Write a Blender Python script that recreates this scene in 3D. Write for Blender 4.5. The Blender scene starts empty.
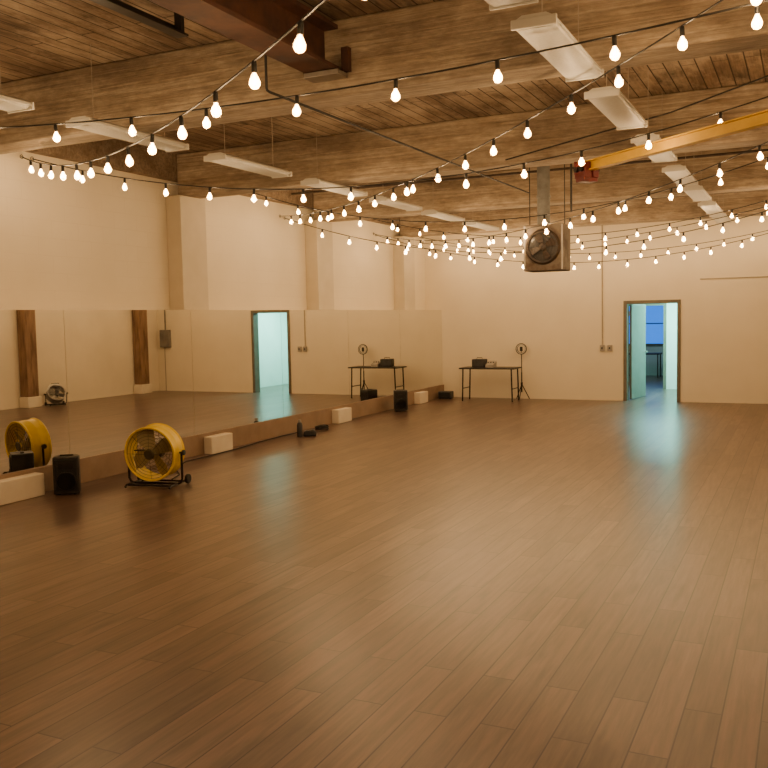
import bpy, bmesh, math, random
from mathutils import Vector, Matrix
random.seed(4)
S = bpy.context.scene; C = S.collection; PI = math.pi
H = 1.85
# ------------------------------------------------------------------ camera
f = 880.6
eY = Vector((424, -74, f)).normalized()
eX = Vector((1834, 29, -f)).normalized()
eZ = eX.cross(eY).normalized()
right = Vector((eX.x, eY.x, eZ.x)); down = Vector((eX.y, eY.y, eZ.y)); fwd = Vector((eX.z, eY.z, eZ.z))
cd = bpy.data.cameras.new('camera'); cam = bpy.data.objects.new('camera', cd); C.objects.link(cam)
cd.sensor_fit = 'HORIZONTAL'; cd.sensor_width = 36; cd.lens = 36*f/768; cd.clip_start = 0.05; cd.clip_end = 200
m = Matrix.Identity(4)
for i in range(3):
    m[i][0] = right[i]; m[i][1] = -down[i]; m[i][2] = -fwd[i]
m[2][3] = H
cam.matrix_world = m; S.camera = cam
def at(px, py, axis, val):
    d = right*(px-384)+down*(py-384)+fwd*f
    o = Vector((0, 0, H)); t = (val-o[axis])/d[axis]
    return o+d*t
# ------------------------------------------------------------------ materials
def base(name):
    mt = bpy.data.materials.new(name); mt.use_nodes = True
    nt = mt.node_tree; return mt, nt, nt.nodes['Principled BSDF']
def mixn(nt, a, b, fac, mode='MIX'):
    n = nt.nodes.new('ShaderNodeMix'); n.data_type = 'RGBA'; n.blend_type = mode
    for s, v in ((0, fac), (6, a), (7, b)):
        if isinstance(v, bpy.types.NodeSocket): nt.links.new(v, n.inputs[s])
        elif s == 0: n.inputs[0].default_value = v
        else: n.inputs[s].default_value = (*v, 1)
    return n.outputs[2]
def noise(nt, scale, stretch=(1, 1, 1), detail=4, lo=.35, hi=.65, rough=.55, vec=None):
    tc = nt.nodes.new('ShaderNodeTexCoord'); mp = nt.nodes.new('ShaderNodeMapping'); mp.inputs['Scale'].default_value = stretch
    no = nt.nodes.new('ShaderNodeTexNoise'); no.inputs['Scale'].default_value = scale; no.inputs['Detail'].default_value = detail
    no.inputs['Roughness'].default_value = rough
    mr = nt.nodes.new('ShaderNodeMapRange'); mr.inputs[1].default_value = lo; mr.inputs[2].default_value = hi
    nt.links.new(vec or tc.outputs['Object'], mp.inputs[0]); nt.links.new(mp.outputs[0], no.inputs[0]); nt.links.new(no.outputs[0], mr.inputs[0])
    return mr.outputs[0]
def bumpn(nt, bs, h, strength, dist=.01):
    b = nt.nodes.new('ShaderNodeBump'); b.inputs['Strength'].default_value = strength; b.inputs['Distance'].default_value = dist
    nt.links.new(h, b.inputs['Height']); nt.links.new(b.outputs[0], bs.inputs['Normal'])
def pmat(name, c1, c2=None, scale=6, rough=.5, metal=0, bump=0, stretch=(1, 1, 1), lo=.35, hi=.65):
    mt, nt, bs = base(name)
    c2 = c2 or tuple(x*.82 for x in c1)
    n = noise(nt, scale, stretch, lo=lo, hi=hi)
    nt.links.new(mixn(nt, c1, c2, n), bs.inputs['Base Color'])
    bs.inputs['Roughness'].default_value = rough; bs.inputs['Metallic'].default_value = metal
    if bump: bumpn(nt, bs, n, bump)
    return mt
def grey(v): return (v, v, v)
def brick(nt, a, b, length, width, gap):
    tc = nt.nodes.new('ShaderNodeTexCoord'); sp = nt.nodes.new('ShaderNodeSeparateXYZ'); cb = nt.nodes.new('ShaderNodeCombineXYZ')
    nt.links.new(tc.outputs['Object'], sp.inputs[0]); nt.links.new(sp.outputs[a], cb.inputs[0]); nt.links.new(sp.outputs[b], cb.inputs[1])
    br = nt.nodes.new('ShaderNodeTexBrick'); br.offset = .37; br.offset_frequency = 2; br.squash = 1
    nt.links.new(cb.outputs[0], br.inputs['Vector'])
    for k, v in (('Color1', (0, 0, 0, 1)), ('Color2', (1, 1, 1, 1)), ('Mortar', (.5, .5, .5, 1))): br.inputs[k].default_value = v
    for k, v in (('Scale', 1), ('Mortar Size', gap), ('Mortar Smooth', .3), ('Bias', 0), ('Brick Width', length), ('Row Height', width)): br.inputs[k].default_value = v
    return tc, br
def planks(name, c1, c2, gapc, length, width, gap, rough, grain=.45, patch=None, pamt=.55, bump=0, knots=.4, gst=(16, 1.1, 1)):
    mt, nt, bs = base(name)
    tc, br = brick(nt, 1, 0, length, width, gap)
    # a per-plank offset so that the grain breaks at every plank edge
    off = nt.nodes.new('ShaderNodeVectorMath'); off.operation = 'MULTIPLY_ADD'
    nt.links.new(br.outputs['Color'], off.inputs[0]); off.inputs[1].default_value = (7.3, 11.7, 5.1); nt.links.new(tc.outputs['Object'], off.inputs[2])
    v = off.outputs[0]
    col = mixn(nt, c1, c2, br.outputs['Color'])
    g = noise(nt, 3, gst, detail=6, lo=.30, hi=.68, rough=.62, vec=v)
    col = mixn(nt, col, mixn(nt, grey(1-grain), grey(1), g), 1.0, 'MULTIPLY')
    kn = noise(nt, 2.0, (4, .7, 1), detail=4, lo=.54, hi=.74, rough=.55, vec=v)
    col = mixn(nt, col, mixn(nt, grey(1), grey(1-knots), kn), 1.0, 'MULTIPLY')
    if patch: col = mixn(nt, col, patch, mixn(nt, grey(0), grey(pamt), noise(nt, 1.6, (1, .45, 1), detail=8, lo=.45, hi=.63, rough=.75)))
    col = mixn(nt, col, gapc, br.outputs['Fac'])
    nt.links.new(col, bs.inputs['Base Color'])
    bs.inputs['Roughness'].default_value = rough
    if bump:
        inv = nt.nodes.new('ShaderNodeMath'); inv.operation = 'SUBTRACT'; inv.inputs[0].default_value = 1; nt.links.new(br.outputs['Fac'], inv.inputs[1])
        bumpn(nt, bs, inv.outputs[0], bump, .003)
    return mt
def blockwall(name, c1, c2, joint):
    mt, nt, bs = base(name)
    tc, br = brick(nt, 1, 2, .42, .205, .005); br.offset = .5
    col = mixn(nt, c1, c2, noise(nt, 1.2))
    col = mixn(nt, col, mixn(nt, grey(1), grey(.985), br.outputs['Color']), 1.0, 'MULTIPLY')
    col = mixn(nt, col, joint, br.outputs['Fac'])
    nt.links.new(col, bs.inputs['Base Color']); bs.inputs['Roughness'].default_value = .6
    return mt
def beammat(name, c1, c2, c3):
    mt, nt, bs = base(name)
    n1 = noise(nt, 2.0, (.4, 2.0, 2.0), detail=10, lo=.41, hi=.60, rough=.72)
    n2 = noise(nt, 6.0, (.11, 6, 6), detail=7, lo=.44, hi=.66, rough=.7)
    n3 = noise(nt, 1.2, (.45, 1.2, 1.2), detail=10, lo=.50, hi=.64, rough=.73)
    n4 = noise(nt, 24, (.4, 1, 1), detail=4, lo=.35, hi=.7)
    n5 = noise(nt, .6, (1, 1, 1), detail=5, lo=.42, hi=.62)
    col = mixn(nt, c1, c2, n1); col = mixn(nt, col, c3, mixn(nt, grey(0), grey(.5), n2)); col = mixn(nt, col, c3, mixn(nt, grey(0), grey(.64), n3))
    col = mixn(nt, col, mixn(nt, grey(.8), grey(1.05), n4), 1.0, 'MULTIPLY')
    col = mixn(nt, col, mixn(nt, grey(.76), grey(1.04), n5), 1.0, 'MULTIPLY')
    nt.links.new(col, bs.inputs['Base Color']); bs.inputs['Roughness'].default_value = .9
    bumpn(nt, bs, n2, .5, .02)
    return mt
def emat(name, col, strength, clear=0):
    mt, nt, bs = base(name)
    n = noise(nt, 20, lo=0, hi=1)
    nt.links.new(mixn(nt, col, tuple(c*.85 for c in col), n), bs.inputs['Emission Color'])
    bs.inputs['Base Color'].default_value = (*col, 1); bs.inputs['Emission Strength'].default_value = strength
    if clear:
        tr = nt.nodes.new('ShaderNodeBsdfTransparent'); mx = nt.nodes.new('ShaderNodeMixShader'); mx.inputs[0].default_value = 1-clear
        nt.links.new(tr.outputs[0], mx.inputs[1]); nt.links.new(bs.outputs[0], mx.inputs[2])
        nt.links.new(mx.outputs[0], nt.nodes['Material Output'].inputs[0])
        bs.inputs['Base Color'].default_value = (.9, .8, .6, 1); bs.inputs['Roughness'].default_value = .2
    return mt
M = {}
M['floor'] = planks('laminate_planks', (.205, .128, .098), (.124, .077, .058), (.020, .012, .009), 1.4, .165, .0040, .285, .50, knots=.48, gst=(10, .6, 1))
M['deck'] = planks('ceiling_boards', (.31, .215, .135), (.20, .132, .08), (.035, .023, .015), 3.4, .14, .007, .85, .6, (.52, .42, .30), .7, .7, .7)
M['wall'] = pmat('cream_paint', (.79, .71, .55), (.75, .67, .51), 1.2, .6, 0, .05)
M['wallb'] = blockwall('cream_block_paint', (.78, .70, .54), (.74, .66, .50), (.73, .65, .495))
M['wallr'] = pmat('cream_paint_right', (.78, .70, .55), (.72, .645, .50), 1.2, .6, 0, .05)
M['pilaster'] = pmat('pilaster_paint', (.64, .565, .43), (.59, .52, .385), 3, .6)
M['white'] = pmat('white_block_paint', (.78, .70, .56), (.70, .61, .47), 3, .6)
M['beam'] = beammat('weathered_beam', (.60, .50, .375), (.43, .34, .235), (.16, .105, .065))
M['rim'] = beammat('rim_timber', (.42, .325, .225), (.28, .195, .12), (.11, .07, .04))
M['post'] = pmat('rough_post_wood', (.27, .165, .095), (.12, .066, .036), 5, .75, 0, .3, (3, 3, .4))
M['plinth'] = pmat('plinth_brown', (.31, .215, .14), (.24, .16, .10), 3, .6)
M['steel'] = pmat('rust_steel', (.11, .044, .024), (.05, .022, .015), 5, .7, .1, .1)
M['plate'] = pmat('galvanised_plate', (.42, .38, .33), (.30, .27, .23), 9, .45, .7)
M['black'] = pmat('black_paint', (.014, .013, .013), (.025, .022, .02), 12, .45)
M['brownpipe'] = pmat('brown_pipe_paint', (.07, .047, .032), (.04, .027, .02), 9, .6)
M['cable'] = pmat('black_rubber', (.012, .011, .010), None, 12, .6)
M['blackm'] = pmat('black_metal', (.02, .02, .02), (.035, .03, .03), 12, .35, .6)
M['grille'] = pmat('speaker_grille', (.022, .021, .02), (.008, .008, .008), 180, .5, .4, .4)
M['fixture'] = pmat('enamel_white', (.62, .61, .56), (.56, .55, .50), 4, .5)
M['lens'] = pmat('prismatic_lens', (.60, .59, .54), (.53, .52, .47), 60, .55)
M['yellow'] = pmat('yellow_enamel', (.86, .62, .02), (.76, .53, .015), 6, .35)
M['guardy'] = pmat('guard_wire', (.10, .08, .035), (.07, .055, .025), 9, .45, .3)
M['blade'] = pmat('fan_blade_metal', (.40, .32, .15), (.30, .23, .10), 8, .45, .3)
M['crane'] = pmat('crane_yellow', (.70, .44, .006), (.58, .34, .005), 5, .6)
M['red'] = pmat('hoist_red', (.20, .014, .012), (.10, .01, .008), 6, .5)
M['grey'] = pmat('grey_enamel', (.22, .20, .17), (.15, .135, .115), 5, .7)
M['rusty'] = pmat('rusty_heater_face', (.17, .14, .11), (.085, .055, .038), 5, .8, 0, 0, (1, 1, 1), .42, .62)
M['silver'] = pmat('silver_metal', (.50, .48, .45), (.40, .38, .35), 8, .3, .8)
M['duct'] = pmat('duct_metal', (.25, .255, .25), (.16, .16, .155), 7, .5, .3)
M['frame'] = pmat('door_frame_paint', (.17, .15, .11), (.135, .12, .09), 5, .5)
M['leaf'] = pmat('door_leaf_paint', (.17, .205, .185), (.145, .175, .155), 5, .45)
M['hall'] = pmat('hall_paint', (.72, .80, .75), (.66, .75, .70), 2, .6)
M['plastic'] = pmat('grey_plastic', (.38, .35, .31), None, 9, .5)
M['tanpipe'] = pmat('painted_conduit', (.42, .36, .28), None, 9, .5)
M['darkbox'] = pmat('dark_equipment', (.03, .03, .033), (.05, .05, .055), 20, .5)
M['ringw'] = pmat('ring_diffuser', (.62, .58, .5), None, 12, .4)
M['bag'] = pmat('black_nylon', (.02, .02, .023), (.035, .035, .04), 60, .75, 0, .2)
M['bulb'] = emat('amber_bulb_glass', (1.0, .45, .10), 16.0, .6)
M['filament'] = emat('bulb_filament', (1.0, .70, .36), 110)
M['blue'] = emat('blue_window_light', (.02, .20, .90), 1.3)
mt, nt, bs = base('mirror_glass')
nt.links.new(mixn(nt, (.86, .85, .79), (.83, .82, .76), noise(nt, .6)), bs.inputs['Base Color'])
bs.inputs['Metallic'].default_value = 1; bs.inputs['Roughness'].default_value = .01; M['mirror'] = mt
# ------------------------------------------------------------------ mesh helpers
def BM(): return bmesh.new()
def box(bm, x0, x1, y0, y1, z0, z1, mat=None):
    vs = [Vector((x, y, z)) for x in (x0, x1) for y in (y0, y1) for z in (z0, z1)]
    if mat: vs = [mat @ v for v in vs]
    v = [bm.verts.new(p) for p in vs]
    for q in ((0, 1, 3, 2), (4, 6, 7, 5), (0, 4, 5, 1), (2, 3, 7, 6), (0, 2, 6, 4), (1, 5, 7, 3)): bm.faces.new([v[i] for i in q])
def lathe(bm, prof, seg=24, mat=None, closed=False):
    mat = mat or Matrix.Identity(4); rings = []
    for r, z in prof:
        rings.append([bm.verts.new(mat @ Vector((r*math.cos(2*PI*k/seg), r*math.sin(2*PI*k/seg), z))) for k in range(seg)])
    n = len(rings)
    for i in range(n if closed else n-1):
        a, b = rings[i], rings[(i+1) % n]
        for k in range(seg): bm.faces.new((a[k], a[(k+1) % seg], b[(k+1) % seg], b[k]))
    if not closed:
        bm.faces.new(rings[0][::-1]); bm.faces.new(rings[-1])
def aim(p0, p1):
    d = Vector(p1)-Vector(p0); return Matrix.Translation(Vector(p0)) @ d.to_track_quat('Z', 'Y').to_matrix().to_4x4(), d.length
def cyl(bm, p0, p1, r, seg=14, r2=None):
    mm, L = aim(p0, p1); lathe(bm, [(r, 0), (r if r2 is None else r2, L)], seg, mm)
def tube(bm, pts, r, seg=8, closed=False):
    pts = [Vector(p) for p in pts]; n = len(pts); rings = []; up = None
    for i, p in enumerate(pts):
        if closed: t = pts[(i+1) % n]-pts[i-1]
        else: t = pts[min(i+1, n-1)]-pts[max(i-1, 0)]
        t.normalize()
        if up is None:
            up = Vector((0, 0, 1)) if abs(t.z) < .9 else Vector((1, 0, 0))
        up = (up-t*up.dot(t)).normalized(); s = t.cross(up)
        rings.append([bm.verts.new(p+(up*math.cos(2*PI*k/seg)+s*math.sin(2*PI*k/seg))*r) for k in range(seg)])
    for i in range(n if closed else n-1):
        a, b = rings[i], rings[(i+1) % n]
        for k in range(seg): bm.faces.new((a[k], a[(k+1) % seg], b[(k+1) % seg], b[k]))
    if not closed: bm.faces.new(rings[0][::-1]); bm.faces.new(rings[-1])
def circ(c, r, n, u, v): return [Vector(c)+Vector(u)*r*math.cos(2*PI*k/n)+Vector(v)*r*math.sin(2*PI*k/n) for k in range(n)]
def prism(bm, poly, z0, z1, mat=None):
    mat = mat or Matrix.Identity(4)
    a = [bm.verts.new(mat @ Vector((x, y, z0))) for x, y in poly]; b = [bm.verts.new(mat @ Vector((x, y, z1))) for x, y in poly]; n = len(poly)
    for i in range(n): bm.faces.new((a[i], a[(i+1) % n], b[(i+1) % n], b[i]))
    bm.faces.new(a[::-1]); bm.faces.new(b)
def obj(name, bm, mat, parent=None, loc=None, bevel=0, smooth=True):
    bmesh.ops.recalc_face_normals(bm, faces=bm.faces)
    me = bpy.data.meshes.new(name); bm.to_mesh(me); bm.free(); me.materials.append(M[mat])
    if smooth:
        for p in me.polygons: p.use_smooth = True
        me.set_sharp_from_angle(angle=math.radians(38))
    o = bpy.data.objects.new(name, me); C.objects.link(o)
    if parent: o.parent = parent
    if loc is not None: o.location = loc
    if bevel:
        b = o.modifiers.new('bevel', 'BEVEL'); b.width = bevel; b.segments = 2; b.limit_method = 'ANGLE'
    return o
def tag(o, label, cat, group=None):
    o['label'] = label; o['category'] = cat
    if group: o['group'] = group
    return o
def thing(name, label, cat, loc=(0, 0, 0), rz=0, group=None):
    o = bpy.data.objects.new(name, None); C.objects.link(o); o.empty_display_size = .1
    o.location = loc; o.rotation_euler = (0, 0, rz); return tag(o, label, cat, group)
def struct(name, bm, mat, parent=None, label=None, bevel=0):
    o = obj(name, bm, mat, parent, bevel=bevel)
    if not parent:
        o['kind'] = 'structure'; o['label'] = label or name; o['category'] = name.split('_')[0]
    return o
def dup(root, loc, rz=0, label=None):
    r = root.copy(); C.objects.link(r); r.location = loc; r.rotation_euler = (0, 0, rz)
    if label: r['label'] = label
    for ch in list(root.children):
        c = ch.copy(); C.objects.link(c); c.parent = r
        for g in list(ch.children):
            d = g.copy(); C.objects.link(d); d.parent = c
    return r
def sbox(name, b, mat, label, bevel=0):
    bm = BM(); box(bm, *b); return struct(name, bm, mat, label=label, bevel=bevel)
# ------------------------------------------------------------------ room
YB = 19.05; XR = .72; XL = -8.05; ZD = 4.18; XM = -7.65; XP = -7.62
sbox('floor', (-8.25, XR+.2, -4.2, YB+.2, -.1, 0), 'floor', 'brown wood plank laminate floor')
sbox('ceiling', (-8.25, XR+.2, -4.2, YB+.2, ZD, ZD+.1), 'deck', 'dark wooden plank ceiling deck')
sbox('wall_left', (XL-.2, XL, -4.2, YB, 0, ZD), 'wallb', 'cream painted left wall above the mirrors')
sbox('wall_right', (XR, XR+.2, -4.2, YB, 0, ZD), 'wallr', 'cream painted right wall seen in the mirrors')
sbox('wall_front', (XL, XR, -4.2, -4, 0, ZD), 'wall', 'cream wall behind the viewer')
DX0, DX1, DZ = -3.457, -2.42, 2.06
bm = BM()
box(bm, XL-.2, DX0, YB, YB+.2, 0, ZD); box(bm, DX1, XR+.2, YB, YB+.2, 0, ZD); box(bm, DX0, DX1, YB, YB+.2, DZ, ZD)
struct('wall_back', bm, 'wall', label='cream painted far wall with the open doorway')
sbox('trim_1', (XL, XM-.01, 4.2, YB, 0, 2.02), 'wall', 'low wall build-out carrying the mirrors')
PY = [(9.85, 10.42), (13.6, 14.17), (17.3, 17.87), (6.1, 6.7)]
for k, (a, b) in enumerate(PY):
    sbox('trim_%d' % (k+2), (XL, -7.8, a, b, 2.02, 3.6), 'pilaster', 'cream pilaster on the left wall, %s' % ('nearest in view', 'second', 'third, by the far corner', 'just outside the left edge')[k], bevel=.01)
sbox('trim_6', (XL, -7.93, -4, YB, 3.82, ZD), 'rim', 'timber rim along the top of the left wall')
sbox('trim_7', (-7.93, XR, YB-.12, YB, 3.80, ZD), 'rim', 'timber rim along the top of the far wall')
sbox('baseboard_left', (XM-.01, XP, 4.2, YB, 0, .285), 'plinth', 'brown plinth below the mirrors', bevel=.004)
for k, (a, b) in enumerate([(9.95, 10.45), (13.65, 14.15), (17.3, 17.75), (6.25, 6.95)]):
    sbox('trim_%d' % (k+8), (XP, XP+.14, a, b, 0, .245), 'white', 'white painted block at the foot of the mirror plinth, %d' % (k+1), bevel=.01)
bm = BM(); box(bm, XP, DX0-.07, YB-.01, YB, 0, .04); box(bm, DX1+.07, XR, YB-.01, YB, 0, .04)
struct('baseboard_back', bm, 'wall', label='thin cream baseboard on the far wall')
sbox('baseboard_right', (XR-.01, XR, -4, YB-.02, 0, .04), 'wallr', 'thin cream baseboard on the right wall')
for k, (yc, lab) in enumerate([(2.65, 'weathered tan ceiling beam right above the viewer'), (6.4, 'nearest weathered tan ceiling beam, at the top of the picture'), (10.15, 'weathered tan ceiling beam resting on the nearest pilaster'),
                               (13.9, 'weathered tan ceiling beam resting on the second pilaster'), (17.6, 'weathered tan ceiling beam nearest the far wall')]):
    bm = BM(); box(bm, -3.6, 5.05, -.19, .19, 3.6, ZD)
    tag(obj('ceiling_beam', bm, 'beam', loc=(-7.93+3.6, yc, 0), bevel=.02), lab, 'beam', 'ceiling beams')
# ------------------------------------------------------------------ doorway and hall
door = thing('door_1', 'open doorway in the far wall with teal light beyond', 'door', (0, 0, 0)); door['kind'] = 'structure'
bm = BM(); w = .06
box(bm, DX0-w, DX0+.012, YB-.025, YB+.215, 0, DZ+w); box(bm, DX1-.012, DX1+w, YB-.025, YB+.215, 0, DZ+w); box(bm, DX0+.012, DX1-.012, YB-.025, YB+.215, DZ-.012, DZ+w)
obj('door_frame', bm, 'frame', door, bevel=.006)
mm = Matrix.Translation((DX0+.03, YB+.20, 0)) @ Matrix.Rotation(math.radians(82), 4, 'Z')
bm = BM(); box(bm, 0, .98, -.045, 0, .012, DZ-.02, mm)
leaf = obj('door_leaf', bm, 'leaf', door, bevel=.003)
bm = BM(); p = mm @ Vector((.91, -.045, 1.0)); q = mm @ Vector((.91, -.10, 1.0)); r_ = mm @ Vector((.80, -.10, 1.0)); cyl(bm, p, q, .012); cyl(bm, q, r_, .011)
obj('door_handle', bm, 'silver', leaf)
for z in (.3, 1.05, 1.8):
    bm = BM(); cyl(bm, (DX0+.018, YB+.215, z), (DX0+.018, YB+.215, z+.1), .009); obj('hinge', bm, 'silver', door)
YH = 22.2
sbox('floor_hall', (-6.5, -1.4, YB+.2, 27.2, -.1, 0), 'floor', 'hall floor beyond the doorway')
sbox('ceiling_hall', (-6.5, -1.4, YB+.2, 27.2, 2.6, 2.7), 'hall', 'hall ceiling beyond the doorway')
sbox('wall_hall_left', (-6.5, -6.3, YB+.2, 27, 0, 2.6), 'hall', 'hall side wall beyond the doorway')
sbox('wall_hall_right', (-1.6, -1.4, YB+.2, 27, 0, 2.6), 'hall', 'hall side wall right of the doorway')
bm = BM(); box(bm, -6.3, -4.0, YH, YH+.12, 0, 2.6); box(bm, -3.14, -1.6, YH, YH+.12, 0, 2.6); box(bm, -4.0, -3.14, YH, YH+.12, 2.04, 2.6)
struct('wall_hall_back', bm, 'hall', label='pale hall wall with an inner opening beyond the doorway')
bm = BM(); box(bm, -4.06, -3.99, YH-.02, YH+.14, 0, 2.1); box(bm, -3.15, -3.08, YH-.02, YH+.14, 0, 2.1); box(bm, -3.99, -3.15, YH-.02, YH+.14, 2.03, 2.1)
struct('trim_12', bm, 'frame', label='dark frame around the inner hall opening')
bm = BM(); box(bm, -6.3, -1.6, 27, 27.15, 0, 2.6); struct('wall_hall_far', bm, 'hall', label='far wall of the room beyond the hall')
win = thing('window_1', 'blue lit window in the room beyond the hall', 'window', (0, 0, 0)); win['kind'] = 'structure'
bm = BM(); box(bm, -5.05, -3.7, 26.97, 26.99, .95, 2.15); obj('pane', bm, 'blue', win)
bm = BM()
for b_ in ((-5.11, -5.05, .9, 2.2), (-3.7, -3.64, .9, 2.2), (-5.05, -3.7, 2.15, 2.2), (-5.05, -3.7, .9, .95), (-4.39, -4.36, .95, 2.15), (-5.05, -3.7, 1.53, 1.56)):
    box(bm, b_[0], b_[1], 26.94, 26.998, b_[2], b_[3])
obj('window_frame', bm, 'frame', win)
dk = thing('desk', 'small dark desk in the room beyond the doorway', 'desk', (-4.3, 26.3, 0))
bm = BM(); box(bm, -.5, .5, -.3, .3, .66, .70); obj('desk_top', bm, 'brownpipe', dk, bevel=.005)
for sx in (-1, 1):
    for sy in (-1, 1):
        bm = BM(); cyl(bm, (sx*.45, sy*.26, 0), (sx*.45, sy*.26, .66), .018); obj('leg', bm, 'brownpipe', dk)
def area(name, loc, size, energy, col):
    l = bpy.data.lights.new(name, 'AREA'); l.size = size; l.energy = energy; l.color = col
    o = bpy.data.objects.new(name, l); C.objects.link(o); o.location = loc; return o
area('hall_lamp', (-2.9, 20.8, 2.55), 1.0, 230, (.38, 1.0, .90))
area('inner_room_lamp', (-4.2, 24.6, 2.55), 1.0, 20, (.55, .85, 1.0))
# ------------------------------------------------------------------ mirrors
seams = [19.03, 16.7, 14.4, 12.1, 9.8, 7.5, 5.2]
nm = ['in the far corner', 'second from the far corner', 'third from the far corner', 'behind the second white block from the left', 'between the yellow fan and the white block', 'nearest, behind the yellow fan and black speaker']
for k in range(6):
    bm = BM(); box(bm, XM-.008, XM, seams[k+1]+.003, seams[k]-.003, .288, 2.02)
    tag(obj('wall_mirror', bm, 'mirror', smooth=False), 'frameless wall mirror panel, '+nm[k], 'mirror', 'mirror panels along the left wall')
# ------------------------------------------------------------------ fluorescent fixtures
def fixture(L):
    t = thing('strip_light', '', 'ceiling light', (0, 0, 0), 0, 'unlit fluorescent strip lights')
    YZ = Matrix(((1, 0, 0, 0), (0, 0, 1, 0), (0, 1, 0, 0), (0, 0, 0, 1)))
    bm = BM(); prism(bm, [(-.07, .05), (.07, .05), (.125, .02), (.13, 0), (-.13, 0), (-.125, .02)], -L/2, L/2, YZ)
    obj('housing', bm, 'fixture', t)
    bm = BM(); prism(bm, [(-.115, 0), (.115, 0), (.11, -.014), (.095, -.022), (-.095, -.022), (-.11, -.014)], -L/2+.03, L/2-.03, YZ)
    obj('lens', bm, 'lens', t)
    for s in (-1, 1):
        bm = BM(); box(bm, -.133, .133, s*L/2-.012, s*L/2+.012, -.026, .03); obj('end_cap', bm, 'fixture', t, bevel=.005)
        bm = BM(); cyl(bm, (0, s*L*.36, .05), (0, s*L*.36, ZD-3.5), .003, 6); obj('hanger', bm, 'tanpipe', t)
    return t
ordn = ['first', 'second', 'third', 'fourth', 'fifth', 'sixth', 'seventh', 'eighth', 'ninth']
fx = fixture(1.26)
def hang(x, y, lab, first=[True]):
    if first[0]:
        first[0] = False; fx.location = (x, y, 3.5); fx['label'] = lab
    else: dup(fx, (x, y, 3.5), 0, lab)
for k, y in enumerate([4.35, 6.2, 8.05, 9.95, 11.8, 13.65, 15.5]): hang(-5.42, y, 'white unlit strip light, %s from the viewer in the row near the left wall' % ordn[k])
for k, y in enumerate([3.98, 5.62, 7.45, 9.4, 11.4, 13.2, 15.1, 16.9]): hang(-1.42, y, 'white unlit strip light, %s from the viewer in the right-hand row' % ordn[k])
# ------------------------------------------------------------------ steel members and pipes
t = thing('steel_beam', 'rust brown steel I-beam hung near the ceiling at the top of the picture', 'beam', (-3.40, 0, 0))
bm = BM()
box(bm, -.15, .12, -3.9, 6.12, 3.76, 3.79); box(bm, -.15, .12, -3.9, 6.12, 4.07, 4.10); box(bm, -.03, .0, -3.9, 6.12, 3.79, 4.07)
obj('girder', bm, 'steel', t)
bm = BM(); box(bm, -.15, .15, 6.04, 6.2, 3.715, 3.755); obj('bearing_plate', bm, 'plate', t, bevel=.005)
for x in (-.185, .155):
    bm = BM(); box(bm, x-.03, x+.03, 6.15, 6.205, 3.76, 3.94); obj('bracket', bm, 'steel', t)
t = thing('steel_rail', 'black steel rail under the ceiling boards at the top left', 'rail', (-4.27, 0, 0))
bm = BM(); box(bm, -.05, .05, -3.9, 5.5, 3.99, 4.005); box(bm, -.05, -.035, -3.9, 5.5, 4.005, 4.07); obj('angle_bar', bm, 'black', t)
for y in (0, 3.2, 5.46):
    bm = BM(); box(bm, -.03, .03, y-.02, y+.02, 4.006, ZD); obj('hanger', bm, 'black', t)
def pipe(lab, pts, r, mat, name='ceiling_pipe', cat='pipe'):
    bm = BM(); tube(bm, pts, r, 10); return tag(obj(name, bm, mat), lab, cat)
pipe('dark conduit dropping from the ceiling and running under the beams', [(-3.62, 5.62, ZD), (-3.62, 5.62, 3.56), (-3.62, 5.63, 3.545), (-3.62, 5.66, 3.54), (-3.5, 12.0, 3.54)], .010, 'cable', 'conduit')
pipe('dark pipe running across the ceiling before the second pilaster', [(-7.9, 12.95, 3.98), (XR, 12.95, 3.98)], .018, 'brownpipe')
pipe('dark pipe running across the ceiling near the far wall', [(-7.9, 16.4, 3.9), (XR, 16.4, 3.9)], .02, 'brownpipe')
pipe('thin black cable slung across the ceiling near the yellow crane beam', [(-3.0, 9.4, 3.55), (-1.2, 8.9, 3.75), (.2, 8.6, 4.05), (XR, 8.5, 4.1)], .008, 'cable', 'ceiling_cable', 'cable')
pipe('black drop rod hanging from the ceiling left of the red hoist', [(-2.62, 10.8, ZD), (-2.62, 10.8, 3.1)], .014, 'black', 'drop_rod', 'rod')
bm = BM(); a = at(700, 279, 1, YB)
cyl(bm, (a.x, YB-.014, a.z), (XR-.02, YB-.014, a.z), .009); tag(obj('wall_conduit', bm, 'tanpipe'), 'thin horizontal conduit on the far wall right of the doorway', 'conduit')
for px, lab, top in ((602.5, 'grey switch box with conduit on the far wall, left one of the pair', 3.78), (610, 'grey switch box on the far wall, nearer the doorway', 0)):
    p = at(px, 348, 1, YB)
    t = thing('switch_box', lab, 'switch', (p.x, YB, p.z), 0, 'wall switches')
    bm = BM(); box(bm, -.05, .05, -.045, 0, -.065, .065); obj('box', bm, 'plastic', t, bevel=.006)
    bm = BM(); box(bm, -.012, .012, -.062, -.0455, -.02, .02); obj('toggle', bm, 'black', t)
    if top: bm = BM(); cyl(bm, (0, -.015, .065), (0, -.015, top-p.z), .012); obj('conduit', bm, 'tanpipe', t)
t = thing('electrical_box', 'grey electrical box on the wall by the far right corner, seen in the mirror', 'electrical box', (.40, YB-.001, 1.42))
bm = BM(); box(bm, -.15, .15, -.12, 0, -.24, .24); obj('cabinet', bm, 'grey', t, bevel=.01)
bm = BM(); box(bm, -.13, .13, -.132, -.121, -.21, .21); obj('cover', bm, 'grey', t)
bm = BM(); cyl(bm, (0, -.05, .24), (0, -.05, 2.36), .02); obj('conduit', bm, 'grey', t)
bm = BM(); cyl(bm, (.06, -.03, -1.42), (.06, -.03, -.24), .012); obj('conduit', bm, 'tanpipe', t)
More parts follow.
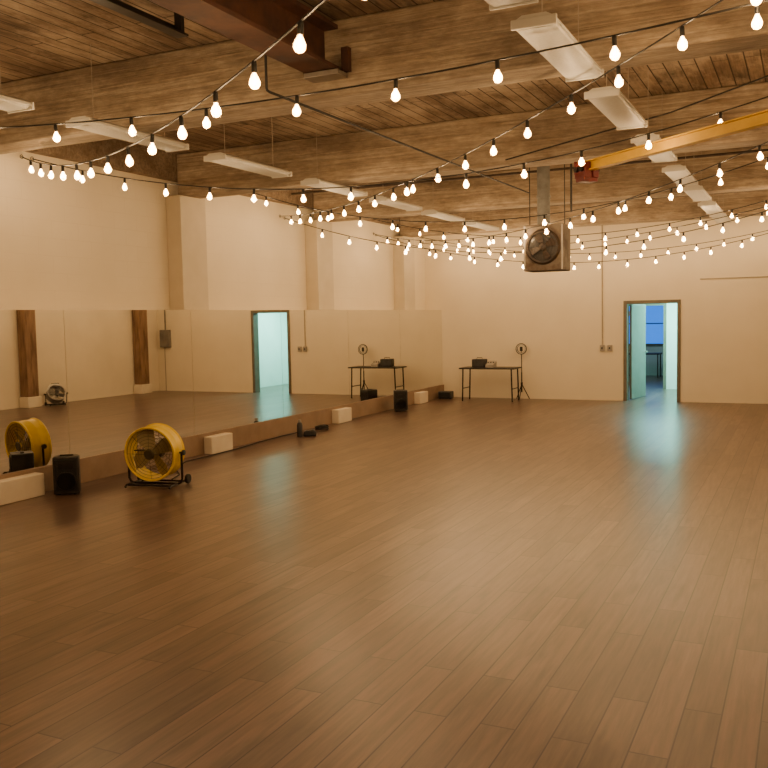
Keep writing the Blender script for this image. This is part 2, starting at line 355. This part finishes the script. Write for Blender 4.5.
for y, lab in ((18.2, 'rough brown wooden post in the far right corner, seen in the mirror'), (14.45, 'rough brown wooden post on the right wall, leftmost in the mirror')):
    t = thing('wooden_post', lab, 'post', (XR-.02, y, 0), 0, 'wooden posts on the right wall')
    bm = BM(); box(bm, -.24, 0, -.16, .16, .24, 3.6); obj('shaft', bm, 'post', t, bevel=.012)
    bm = BM(); box(bm, -.28, 0, -.2, .2, 0, .24); obj('footing', bm, 'white', t, bevel=.01)
# ------------------------------------------------------------------ jib crane
A = Vector((-2.12, 9.12, 0)); B = Vector((.69, 6.695, 0)); d = (B-A); Lb = d.length
t = thing('jib_crane', 'yellow crane boom with red hoist trolley reaching from the right wall', 'crane', (B.x, B.y, 3.34), math.atan2(-d.y, -d.x))
bm = BM()
box(bm, .04, Lb, -.042, .042, -.05, -.038); box(bm, .04, Lb, -.042, .042, .038, .05); box(bm, .04, Lb, -.012, .012, -.038, .038)
obj('boom', bm, 'crane', t)
bm = BM(); box(bm, Lb-.20, Lb-.02, -.085, -.014, -.12, .034); box(bm, Lb-.20, Lb-.02, .014, .085, -.12, .034); box(bm, Lb-.18, Lb-.04, -.085, .085, -.155, -.06)
tr = obj('hoist_trolley', bm, 'red', t, bevel=.006)
for s in (-1, 1):
    for x in (.15, .07):
        bm = BM(); cyl(bm, (Lb-x, s*.085, -.03), (Lb-x, s*.11, -.03), .03, 16); obj('wheel', bm, 'blackm', tr)
bm = BM(); box(bm, Lb, Lb+.02, -.06, .06, -.065, .065); obj('end_stop', bm, 'red', t)
bm = BM(); cyl(bm, (.03, 0, -.3), (.03, 0, .3), .03); obj('pivot', bm, 'blackm', t)
# ------------------------------------------------------------------ unit heater
hx, hy_, hz = -3.33, 12.3, 2.80
t = thing('unit_heater', 'rusty grey hanging unit heater with a round dark fan and flue pipe', 'heater', (hx, hy_, hz))
bm = BM(); box(bm, -.28, .28, -.20, .22, -.33, .31); obj('cabinet', bm, 'rusty', t, bevel=.012)
RX = Matrix.Translation((0, -.20, 0)) @ Matrix.Rotation(PI/2, 4, 'X')
bm = BM(); lathe(bm, [(.205, .001), (.245, .001), (.242, .025), (.225, .045), (.207, .04)], 40, RX, closed=True); obj('fan_shroud', bm, 'brownpipe', t)
bm = BM(); lathe(bm, [(.203, .002), (.05, .004), (.01, .004)], 32, RX); obj('fan_well', bm, 'black', t)
bm = BM(); lathe(bm, [(.05, .006), (.05, .04), (.03, .05)], 20, RX)
for k in range(4):
    an = k*PI/2+.4
    mm = RX @ Matrix.Rotation(an, 4, 'Z') @ Matrix.Translation((.115, 0, .026)) @ Matrix.Rotation(.35, 4, 'X')
    prism(bm, [(-.065, -.03), (.055, -.055), (.08, 0), (.055, .055), (-.065, .03)], -.003, .003, mm)
obj('fan_blades', bm, 'brownpipe', t)
bm = BM()
for r in (.06, .10, .14, .18, .22): tube(bm, circ((0, -.255, 0), r, 28, (1, 0, 0), (0, 0, 1)), .003, 5, True)
for k in range(8):
    an = k*PI/4; cyl(bm, (0, -.255, 0), (.23*math.cos(an), -.255+.012, .23*math.sin(an)), .003, 5)
obj('wire_guard', bm, 'blackm', t)
for s in (-1, 1):
    bm = BM(); box(bm, s*.266-.012, s*.266+.012, -.212, -.2005, -.32, .30); obj('side_trim', bm, 'plastic', t)
bm = BM()
for k in range(6): box(bm, -.25, .25, .222, .245, -.27+k*.095, -.25+k*.095)
obj('louvre', bm, 'grey', t)
bm = BM(); cyl(bm, (-.06, .05, .31), (-.06, .05, ZD-hz), .09, 24); lathe(bm, [(.10, .7), (.10, .74)], 24, Matrix.Translation((-.06, .05, 0))); obj('flue_pipe', bm, 'duct', t)
for sx in (-1, 1):
    bm = BM(); cyl(bm, (sx*.25, .01, .3), (sx*.25, .01, ZD-hz), .007, 8); obj('hanger_rod', bm, 'black', t)
# ------------------------------------------------------------------ string lights
def proto_mesh(prof, seg, name, mat):
    b_ = BM(); lathe(b_, prof, seg); o = obj(name, b_, mat); me = o.data; bpy.data.objects.remove(o); return me
sock_me = proto_mesh([(.005, .004), (.010, 0), (.013, -.010), (.014, -.05), (.012, -.058)], 12, 'socket', 'cable')
bulb_me = proto_mesh([(.010, -.057), (.012, -.066), (.020, -.081), (.0275, -.099), (.027, -.115), (.018, -.129), (.006, -.135)], 14, 'bulb', 'bulb')
b_ = BM(); tube(b_, [(.003, 0, -.058), (.008, 0, -.083), (.006, 0, -.107), (0, 0, -.112), (-.006, 0, -.107), (-.008, 0, -.083), (-.003, 0, -.058)], .0022, 5)
o = obj('filament', b_, 'filament'); fil_me = o.data; bpy.data.objects.remove(o)
lamp = bpy.data.lights.new('bulb_lamp', 'POINT'); lamp.energy = 8.1; lamp.color = (1.0, .645, .32); lamp.shadow_soft_size = .016
def string_light(p0, p1, sag, spacing, off, lab, end=.12):
    p0 = Vector(p0); p1 = Vector(p1)
    t = thing('string_light', lab, 'string light', p0, 0, 'warm bulb string lights')
    fn = lambda u: (p1-p0)*u-Vector((0, 0, sag*4*u*(1-u)))
    bm = BM(); tube(bm, [fn(i/48) for i in range(49)], .006, 6); obj('cable', bm, 'cable', t)
    for u in (0, 1):
        c = fn(u); bm = BM(); tube(bm, circ(c, .022, 10, (0, 1, 0), (0, 0, 1)), .004, 5, True); obj('hook', bm, 'blackm', t)
    L = (p1-p0).length; s = off
    while s < L-end:
        so = bpy.data.objects.new('socket', sock_me); C.objects.link(so); so.parent = t; so.location = fn(s/L)
        so.rotation_euler = (random.uniform(-.06, .06), random.uniform(-.06, .06), random.uniform(0, 6))
        bo = bpy.data.objects.new('bulb', bulb_me); C.objects.link(bo); bo.parent = so
        fo = bpy.data.objects.new('filament', fil_me); C.objects.link(fo); fo.parent = so
        lo = bpy.data.objects.new('bulb_lamp', lamp); C.objects.link(lo); lo.parent = so; lo.location = (0, 0, -.102)
        s += spacing*random.uniform(.93, 1.07)
wl = XL+.03; wr = XR-.03
string_light((wl, 5.1, 3.65), (wr, 5.1, 3.54), .27, .70, .75, 'bulb string crossing the room nearest the viewer, below the first beam')
string_light((wl, 7.35, 3.75), (wr, 1.6, 3.62), .62, .56, .55, 'bulb string running from above the viewer to the near end of the left wall')
string_light((wl, 12.75, 3.6), (wr, 4.0, 3.68), .38, .60, .8, 'bulb string slanting from the top right corner to the second pilaster')
string_light((wl, 7.5, 3.75), (wr, 8.2, 3.92), .68, .56, .7, 'bulb string sagging across the room from the left wall to the yellow crane boom')
string_light((wl, 12.9, 3.58), (wr, 13.4, 3.6), .78, .52, .7, 'bulb string crossing the room just behind the unit heater')
string_light((wr, 7.85, 3.62), (wl, 16.3, 3.58), .56, .54, .4, 'bulb string slanting from the crane boom to the third pilaster', .6)
string_light((wl, 16.4, 3.56), (wr, 16.7, 3.56), .74, .48, .7, 'lowest sagging bulb string, crossing nearest the far wall')
string_light((wr, 13.5, 3.58), (wl, 18.8, 3.56), .40, .52, .4, 'bulb string slanting into the far left corner', .6)
string_light((wl, 11.3, 3.95), (wr, 10.9, 3.95), .85, .54, .7, 'bulb string crossing the room just in front of the unit heater')
string_light((wr, 14.9, 3.9), (wl, 15.3, 3.9), .70, .50, .3, 'bulb string crossing halfway between the heater and the far wall', .6)
string_light((wl, 18.2, 3.7), (wr, 18.5, 3.7), .60, .52, .8, 'bulb string stretched closest along the far wall')
string_light((wl, 2.2, 3.7), (wr, .4, 3.7), .4, .66, .8, 'added unseen bulb string overhead behind the viewer, lightening the near floor')  # added out of view, only to lighten the foreground floor
string_light((wl, -1.5, 3.7), (wr, -1.9, 3.7), .4, .66, .8, 'added unseen bulb string farthest behind the viewer, for fill light')  # second unseen string, put in as extra light from behind
# ------------------------------------------------------------------ fans
def drum_fan(loc, rz, R, shell, lab, tilt, k):
    t = thing('drum_fan', lab, 'fan', loc, rz)
    cz = R+.09*k; D = .125*k
    T = Matrix.Translation((0, 0, cz)) @ Matrix.Rotation(tilt, 4, 'X') @ Matrix.Rotation(PI/2, 4, 'X')
    bm = BM(); lathe(bm, [(R-.012, -D), (R+.006, -D-.006), (R+.012, -D+.004), (R+.006, -D+.02), (R, -D+.025), (R, -.02), (R+.005, -.01), (R+.005, .01), (R, .02), (R, D-.025), (R+.006, D-.02), (R+.012, D-.004), (R+.006, D+.006), (R-.012, D), (R-.012, .0)], 56, T, closed=True)
    obj('drum', bm, shell, t)
    gm, bmat = ('guardy', 'blade') if shell == 'yellow' else ('blackm', 'silver')
    for s, nme in ((1, 'front_guard'), (-1, 'rear_guard')):
        bm = BM(); z = s*(D-.012)
        n = 7
        for i in range(n):
            r = .06*k+(R-.02-.06*k)*i/(n-1)
            tube(bm, [T @ v for v in circ((0, 0, z+s*.02*(1-i/(n-1))), r, 36, (1, 0, 0), (0, 1, 0))], .0022, 5, True)
        for i in range(8):
            an = i*PI/4; cyl(bm, T @ Vector((.05*k*math.cos(an), .05*k*math.sin(an), z+s*.02)), T @ Vector(((R-.013)*math.cos(an), (R-.013)*math.sin(an), z)), .0026, 5)
        lathe(bm, [(.06*k, z+s*.018), (.05*k, z+s*.026)], 20, T)
        obj(nme, bm, gm, t)
    bm = BM()
    lathe(bm, [(.055*k, -.01), (.055*k, .05), (.03*k, .06)], 20, T)
    for i in range(4):
        mm = T @ Matrix.Rotation(i*PI/2+.5, 4, 'Z') @ Matrix.Translation((R*.52, 0, .02)) @ Matrix.Rotation(.5, 4, 'X')
        prism(bm, [(-R*.38, -.05*k), (R*.2, -.12*k), (R*.40, -.08*k), (R*.40, .06*k), (R*.15, .10*k), (-R*.38, .05*k)], -.002, .002, mm)
    obj('fan_blades', bm, bmat, t)
    bm = BM(); lathe(bm, [(.04*k, -.11*k), (.085*k, -.10*k), (.085*k, -.015)], 24, T)
    for s in (-1, 1): cyl(bm, T @ Vector((s*.06*k, 0, -.06*k)), T @ Vector((s*(R-.012), 0, -.06*k)), .008, 8)
    obj('motor', bm, 'black', t)
    hw = R+.03
    bm = BM()
    for s in (-1, 1): tube(bm, [(s*hw, 0, cz), (s*hw, 0, .09*k), (s*(hw-.02), .0, .05*k), (s*(hw-.05), 0, .035*k)], .014*k, 8)
    cyl(bm, (-(hw-.05), 0, .035*k), (hw-.05, 0, .035*k), .014*k, 8)
    for s in (-1, 1): tube(bm, [(s*(hw-.06), -.20*k, .016*k), (s*(hw-.06), -.18*k, .035*k), (s*(hw-.06), .18*k, .035*k), (s*(hw-.06), .21*k, .05*k)], .014*k, 8)
    for y in (-.15, .16): cyl(bm, (-(hw-.06), y*k, .035*k), (hw-.06, y*k, .035*k), .012*k, 8)
    fr = obj('stand', bm, 'blackm', t)
    for s in (-1, 1):
        bm = BM(); lathe(bm, [(.02, -.018), (.05*k, -.018), (.055*k, -.012), (.055*k, .012), (.05*k, .018), (.02, .018)], 24, Matrix.Translation((s*(hw-.03), .2*k, .056*k)) @ Matrix.Rotation(PI/2, 4, 'Y'))
        obj('wheel', bm, 'cable', fr)
        bm = BM(); cyl(bm, (s*(R+.01), 0, cz), (s*(hw+.04), 0, cz), .012, 10); cyl(bm, (s*(hw+.014), 0, cz), (s*(hw+.04), 0, cz), .03*k, 8); obj('pivot_knob', bm, 'black', fr)
    if shell == 'silver':
        bm = BM(); tube(bm, [(-.12*k, .05, cz+R), (-.11*k, .05, cz+R+.05*k), (.11*k, .05, cz+R+.05*k), (.12*k, .05, cz+R)], .009, 8); obj('handle', bm, 'black', t)
    return t
p = at(156, 486, 2, 0)
drum_fan((p.x, p.y, 0), math.radians(12), .30, 'yellow', 'yellow drum fan on a black wheeled stand by the mirrors', math.radians(4), 1.0)
drum_fan((.30, 14.95, 0), math.radians(-60), .2, 'silver', 'small silver floor fan by the right wall, seen in the mirror', math.radians(-30), .75)
# ------------------------------------------------------------------ speakers
def speaker(loc, rz, w, h, dp, lab):
    t = thing('loudspeaker', lab, 'speaker', loc, rz, 'floor loudspeakers')
    bm = BM(); prism(bm, [(-w/2, -dp/2), (w/2, -dp/2), (w/2*.98, dp*.1), (w*.33, dp/2), (-w*.33, dp/2), (-w/2*.98, dp*.1)], .012, h); cab = obj('cabinet', bm, 'black', t, bevel=.012)
    bm = BM(); box(bm, -w/2+.02, w/2-.02, -dp/2-.012, -dp/2+.002, .05, h-.03); obj('grille', bm, 'grille', t, bevel=.008)
    bm = BM(); lathe(bm, [(w*.40, 0), (w*.40, .004), (w*.36, .006), (w*.36, 0)], 32, Matrix.Translation((0, -dp/2-.012, h*.36)) @ Matrix.Rotation(PI/2, 4, 'X')); obj('woofer_ring', bm, 'blackm', t)
    bm = BM(); box(bm, -w*.3, w*.3, -dp/2-.016, -dp/2-.011, h*.70, h*.86); obj('horn', bm, 'blackm', t, bevel=.004)
    bm = BM(); box(bm, -.07, .07, -.02, .02, h+.001, h+.012); obj('handle', bm, 'cable', t, bevel=.004)
    for sx in (-1, 1):
        for sy in (-1, 1):
            bm = BM(); cyl(bm, (sx*w*.3, sy*dp*.3, 0), (sx*w*.3, sy*dp*.3, .016), .015, 10); obj('foot', bm, 'cable', t)
p = at(66, 491, 2, 0); speaker((-7.31, p.y-.09, 0), math.radians(38), .27, .42, .24, 'black loudspeaker on the floor left of the yellow fan')
p = at(400.5, 411, 2, 0); speaker((p.x, p.y, 0), math.radians(30), .27, .42, .27, 'black loudspeaker on the floor near the far corner table')
# ------------------------------------------------------------------ far table and what stands on it
tx, ty = -6.27, 18.4
t = thing('folding_table', 'black folding table against the far wall', 'table', (tx, ty, 0))
bm = BM(); box(bm, -.63, .63, -.28, .28, .705, .735); obj('table_top', bm, 'black', t, bevel=.006)
for sx in (-1, 1):
    for sy in (-1, 1):
        bm = BM(); cyl(bm, (sx*.57, sy*.23, 0), (sx*.55, sy*.23, .705), .016, 10); obj('leg', bm, 'blackm', t)
    bm = BM(); cyl(bm, (sx*.562, -.23, .28), (sx*.562, .23, .28), .011, 8); obj('crossbar', bm, 'blackm', t)
t = thing('equipment_case', 'black equipment case on the folding table', 'case', (tx-.25, ty+.02, .735), math.radians(-8))
bm = BM(); box(bm, -.14, .14, -.11, .11, 0, .18); obj('case_body', bm, 'darkbox', t, bevel=.012)
bm = BM(); box(bm, -.12, .12, -.118, -.1105, .03, .13); obj('front_panel', bm, 'darkbox', t, bevel=.003)
bm = BM(); tube(bm, [(-.07, 0, .175), (-.06, 0, .21), (.06, 0, .21), (.07, 0, .175)], .007, 8); obj('handle', bm, 'black', t)
t = thing('audio_mixer', 'small grey sound box with knobs beside the case on the table', 'sound box', (tx+.02, ty, .735))
bm = BM(); prism(bm, [(-.12, 0), (.12, 0), (.12, .14), (-.12, .06)], -.09, .09, Matrix(((0, 0, 1, 0), (1, 0, 0, 0), (0, 1, 0, 0), (0, 0, 0, 1)))); obj('mixer_body', bm, 'plastic', t, bevel=.004)
for i in range(3):
    bm = BM(); cyl(bm, (-.06+i*.06, 0, .095), (-.06+i*.06, -.008, .12), .012, 10); obj('knob', bm, 'black', t)
t = thing('ring_light', 'ring light on a black tripod stand beside the folding table', 'ring light', (-5.69, 18.84, 0))
for k in range(3):
    an = k*2*PI/3+.5; bm = BM(); tube(bm, [(0, 0, .34), (.17*math.cos(an), .17*math.sin(an), .012)], .010, 8); obj('leg', bm, 'blackm', t)
bm = BM(); cyl(bm, (0, 0, .16), (0, 0, .6), .014, 10); cyl(bm, (0, 0, .6), (0, 0, 1.00), .010, 10); obj('pole', bm, 'blackm', t)
bm = BM(); cyl(bm, (0, 0, .32), (0, 0, .38), .024, 12); obj('collar', bm, 'black', t)
RM = Matrix.Translation((0, -.02, 1.12)) @ Matrix.Rotation(PI/2, 4, 'X')
bm = BM(); lathe(bm, [(.085, -.012), (.125, -.012), (.125, .012), (.085, .012)], 36, RM, closed=True); rg = obj('ring_housing', bm, 'black', t)
bm = BM(); lathe(bm, [(.09, .0125), (.108, .0125), (.108, .016), (.09, .016)], 36, RM, closed=True); obj('diffuser', bm, 'ringw', rg)
bm = BM(); box(bm, -.03, .03, -.025, -.01, 1.07, 1.17); cyl(bm, (0, -.015, .99), (0, -.015, 1.08), .007, 8); obj('phone_clip', bm, 'black', t)
# ------------------------------------------------------------------ small things along the plinth
p = at(300, 437, 2, 0)
t = thing('water_bottle', 'upright black bottle on the floor by the mirror plinth', 'bottle', (p.x, p.y, 0))
bm = BM(); lathe(bm, [(.040, 0), (.045, .01), (.045, .19), (.036, .22), (.022, .235)], 24); obj('bottle_body', bm, 'darkbox', t)
bm = BM(); lathe(bm, [(.026, .236), (.026, .27), (.020, .276)], 20); obj('cap', bm, 'plastic', t)
p = at(310, 436, 2, 0)
t = thing('pouch', 'low black pouch lying on the floor beside the bottle', 'pouch', (p.x, p.y, 0), .5)
bm = BM(); prism(bm, [(-.11, 0), (.11, 0), (.10, .07), (.06, .10), (-.07, .09), (-.11, .05)], -.06, .06, Matrix(((1, 0, 0, 0), (0, 0, 1, 0), (0, 1, 0, 0), (0, 0, 0, 1)))); obj('pouch_body', bm, 'bag', t, bevel=.025)
bm = BM(); tube(bm, [(-.08, -.03, .085), (0, -.035, .10), (.07, -.03, .088)], .004, 6); obj('zip', bm, 'plastic', t)
p = at(322, 430, 2, 0)
bm = BM(); pts = []
for i in range(80):
    an = i*PI/8; pts.append((.10*math.cos(an)*(1+.08*math.sin(an*.37)), .13*math.sin(an), .01+.0016*(i/2)+.006*math.sin(an*1.7)))
tube(bm, pts, .008, 6); tag(obj('coiled_cable', bm, 'cable', loc=(p.x, p.y, 0)), 'coil of black cable on the floor by the mirror plinth', 'cable')
bm = BM(); q = at(172, 480, 2, 0)
tube(bm, [(q.x, q.y, .009), (-6.85, 8.45, .009), (-7.2, 8.8, .009), (-7.42, 9.3, .009), (-7.42, 10.0, .009), (-7.44, 10.6, .009), (-7.52, 11.2, .009), (-7.55, 11.9, .009), (-7.54, 12.4, .009)], .008, 6)
tag(obj('power_cable', bm, 'cable'), 'black power cable trailing from the yellow fan along the plinth', 'cable')
t = thing('subwoofer', 'small black box on the floor in the far left corner', 'box', (-7.4, 18.6, 0), .1)
bm = BM(); box(bm, -.15, .15, -.12, .12, .01, .17); obj('cabinet', bm, 'darkbox', t, bevel=.01)
bm = BM(); box(bm, -.13, .13, -.132, -.119, .03, .15); obj('grille', bm, 'grille', t)
bm = BM()
for sx in (-1, 1):
    for sy in (-1, 1): cyl(bm, (sx*.12, sy*.09, 0), (sx*.12, sy*.09, .012), .014, 10)
obj('feet', bm, 'cable', t)
# ------------------------------------------------------------------ world
w = bpy.data.worlds.new('world'); S.world = w; w.use_nodes = True
w.node_tree.nodes['Background'].inputs[0].default_value = (.02, .025, .03, 1)
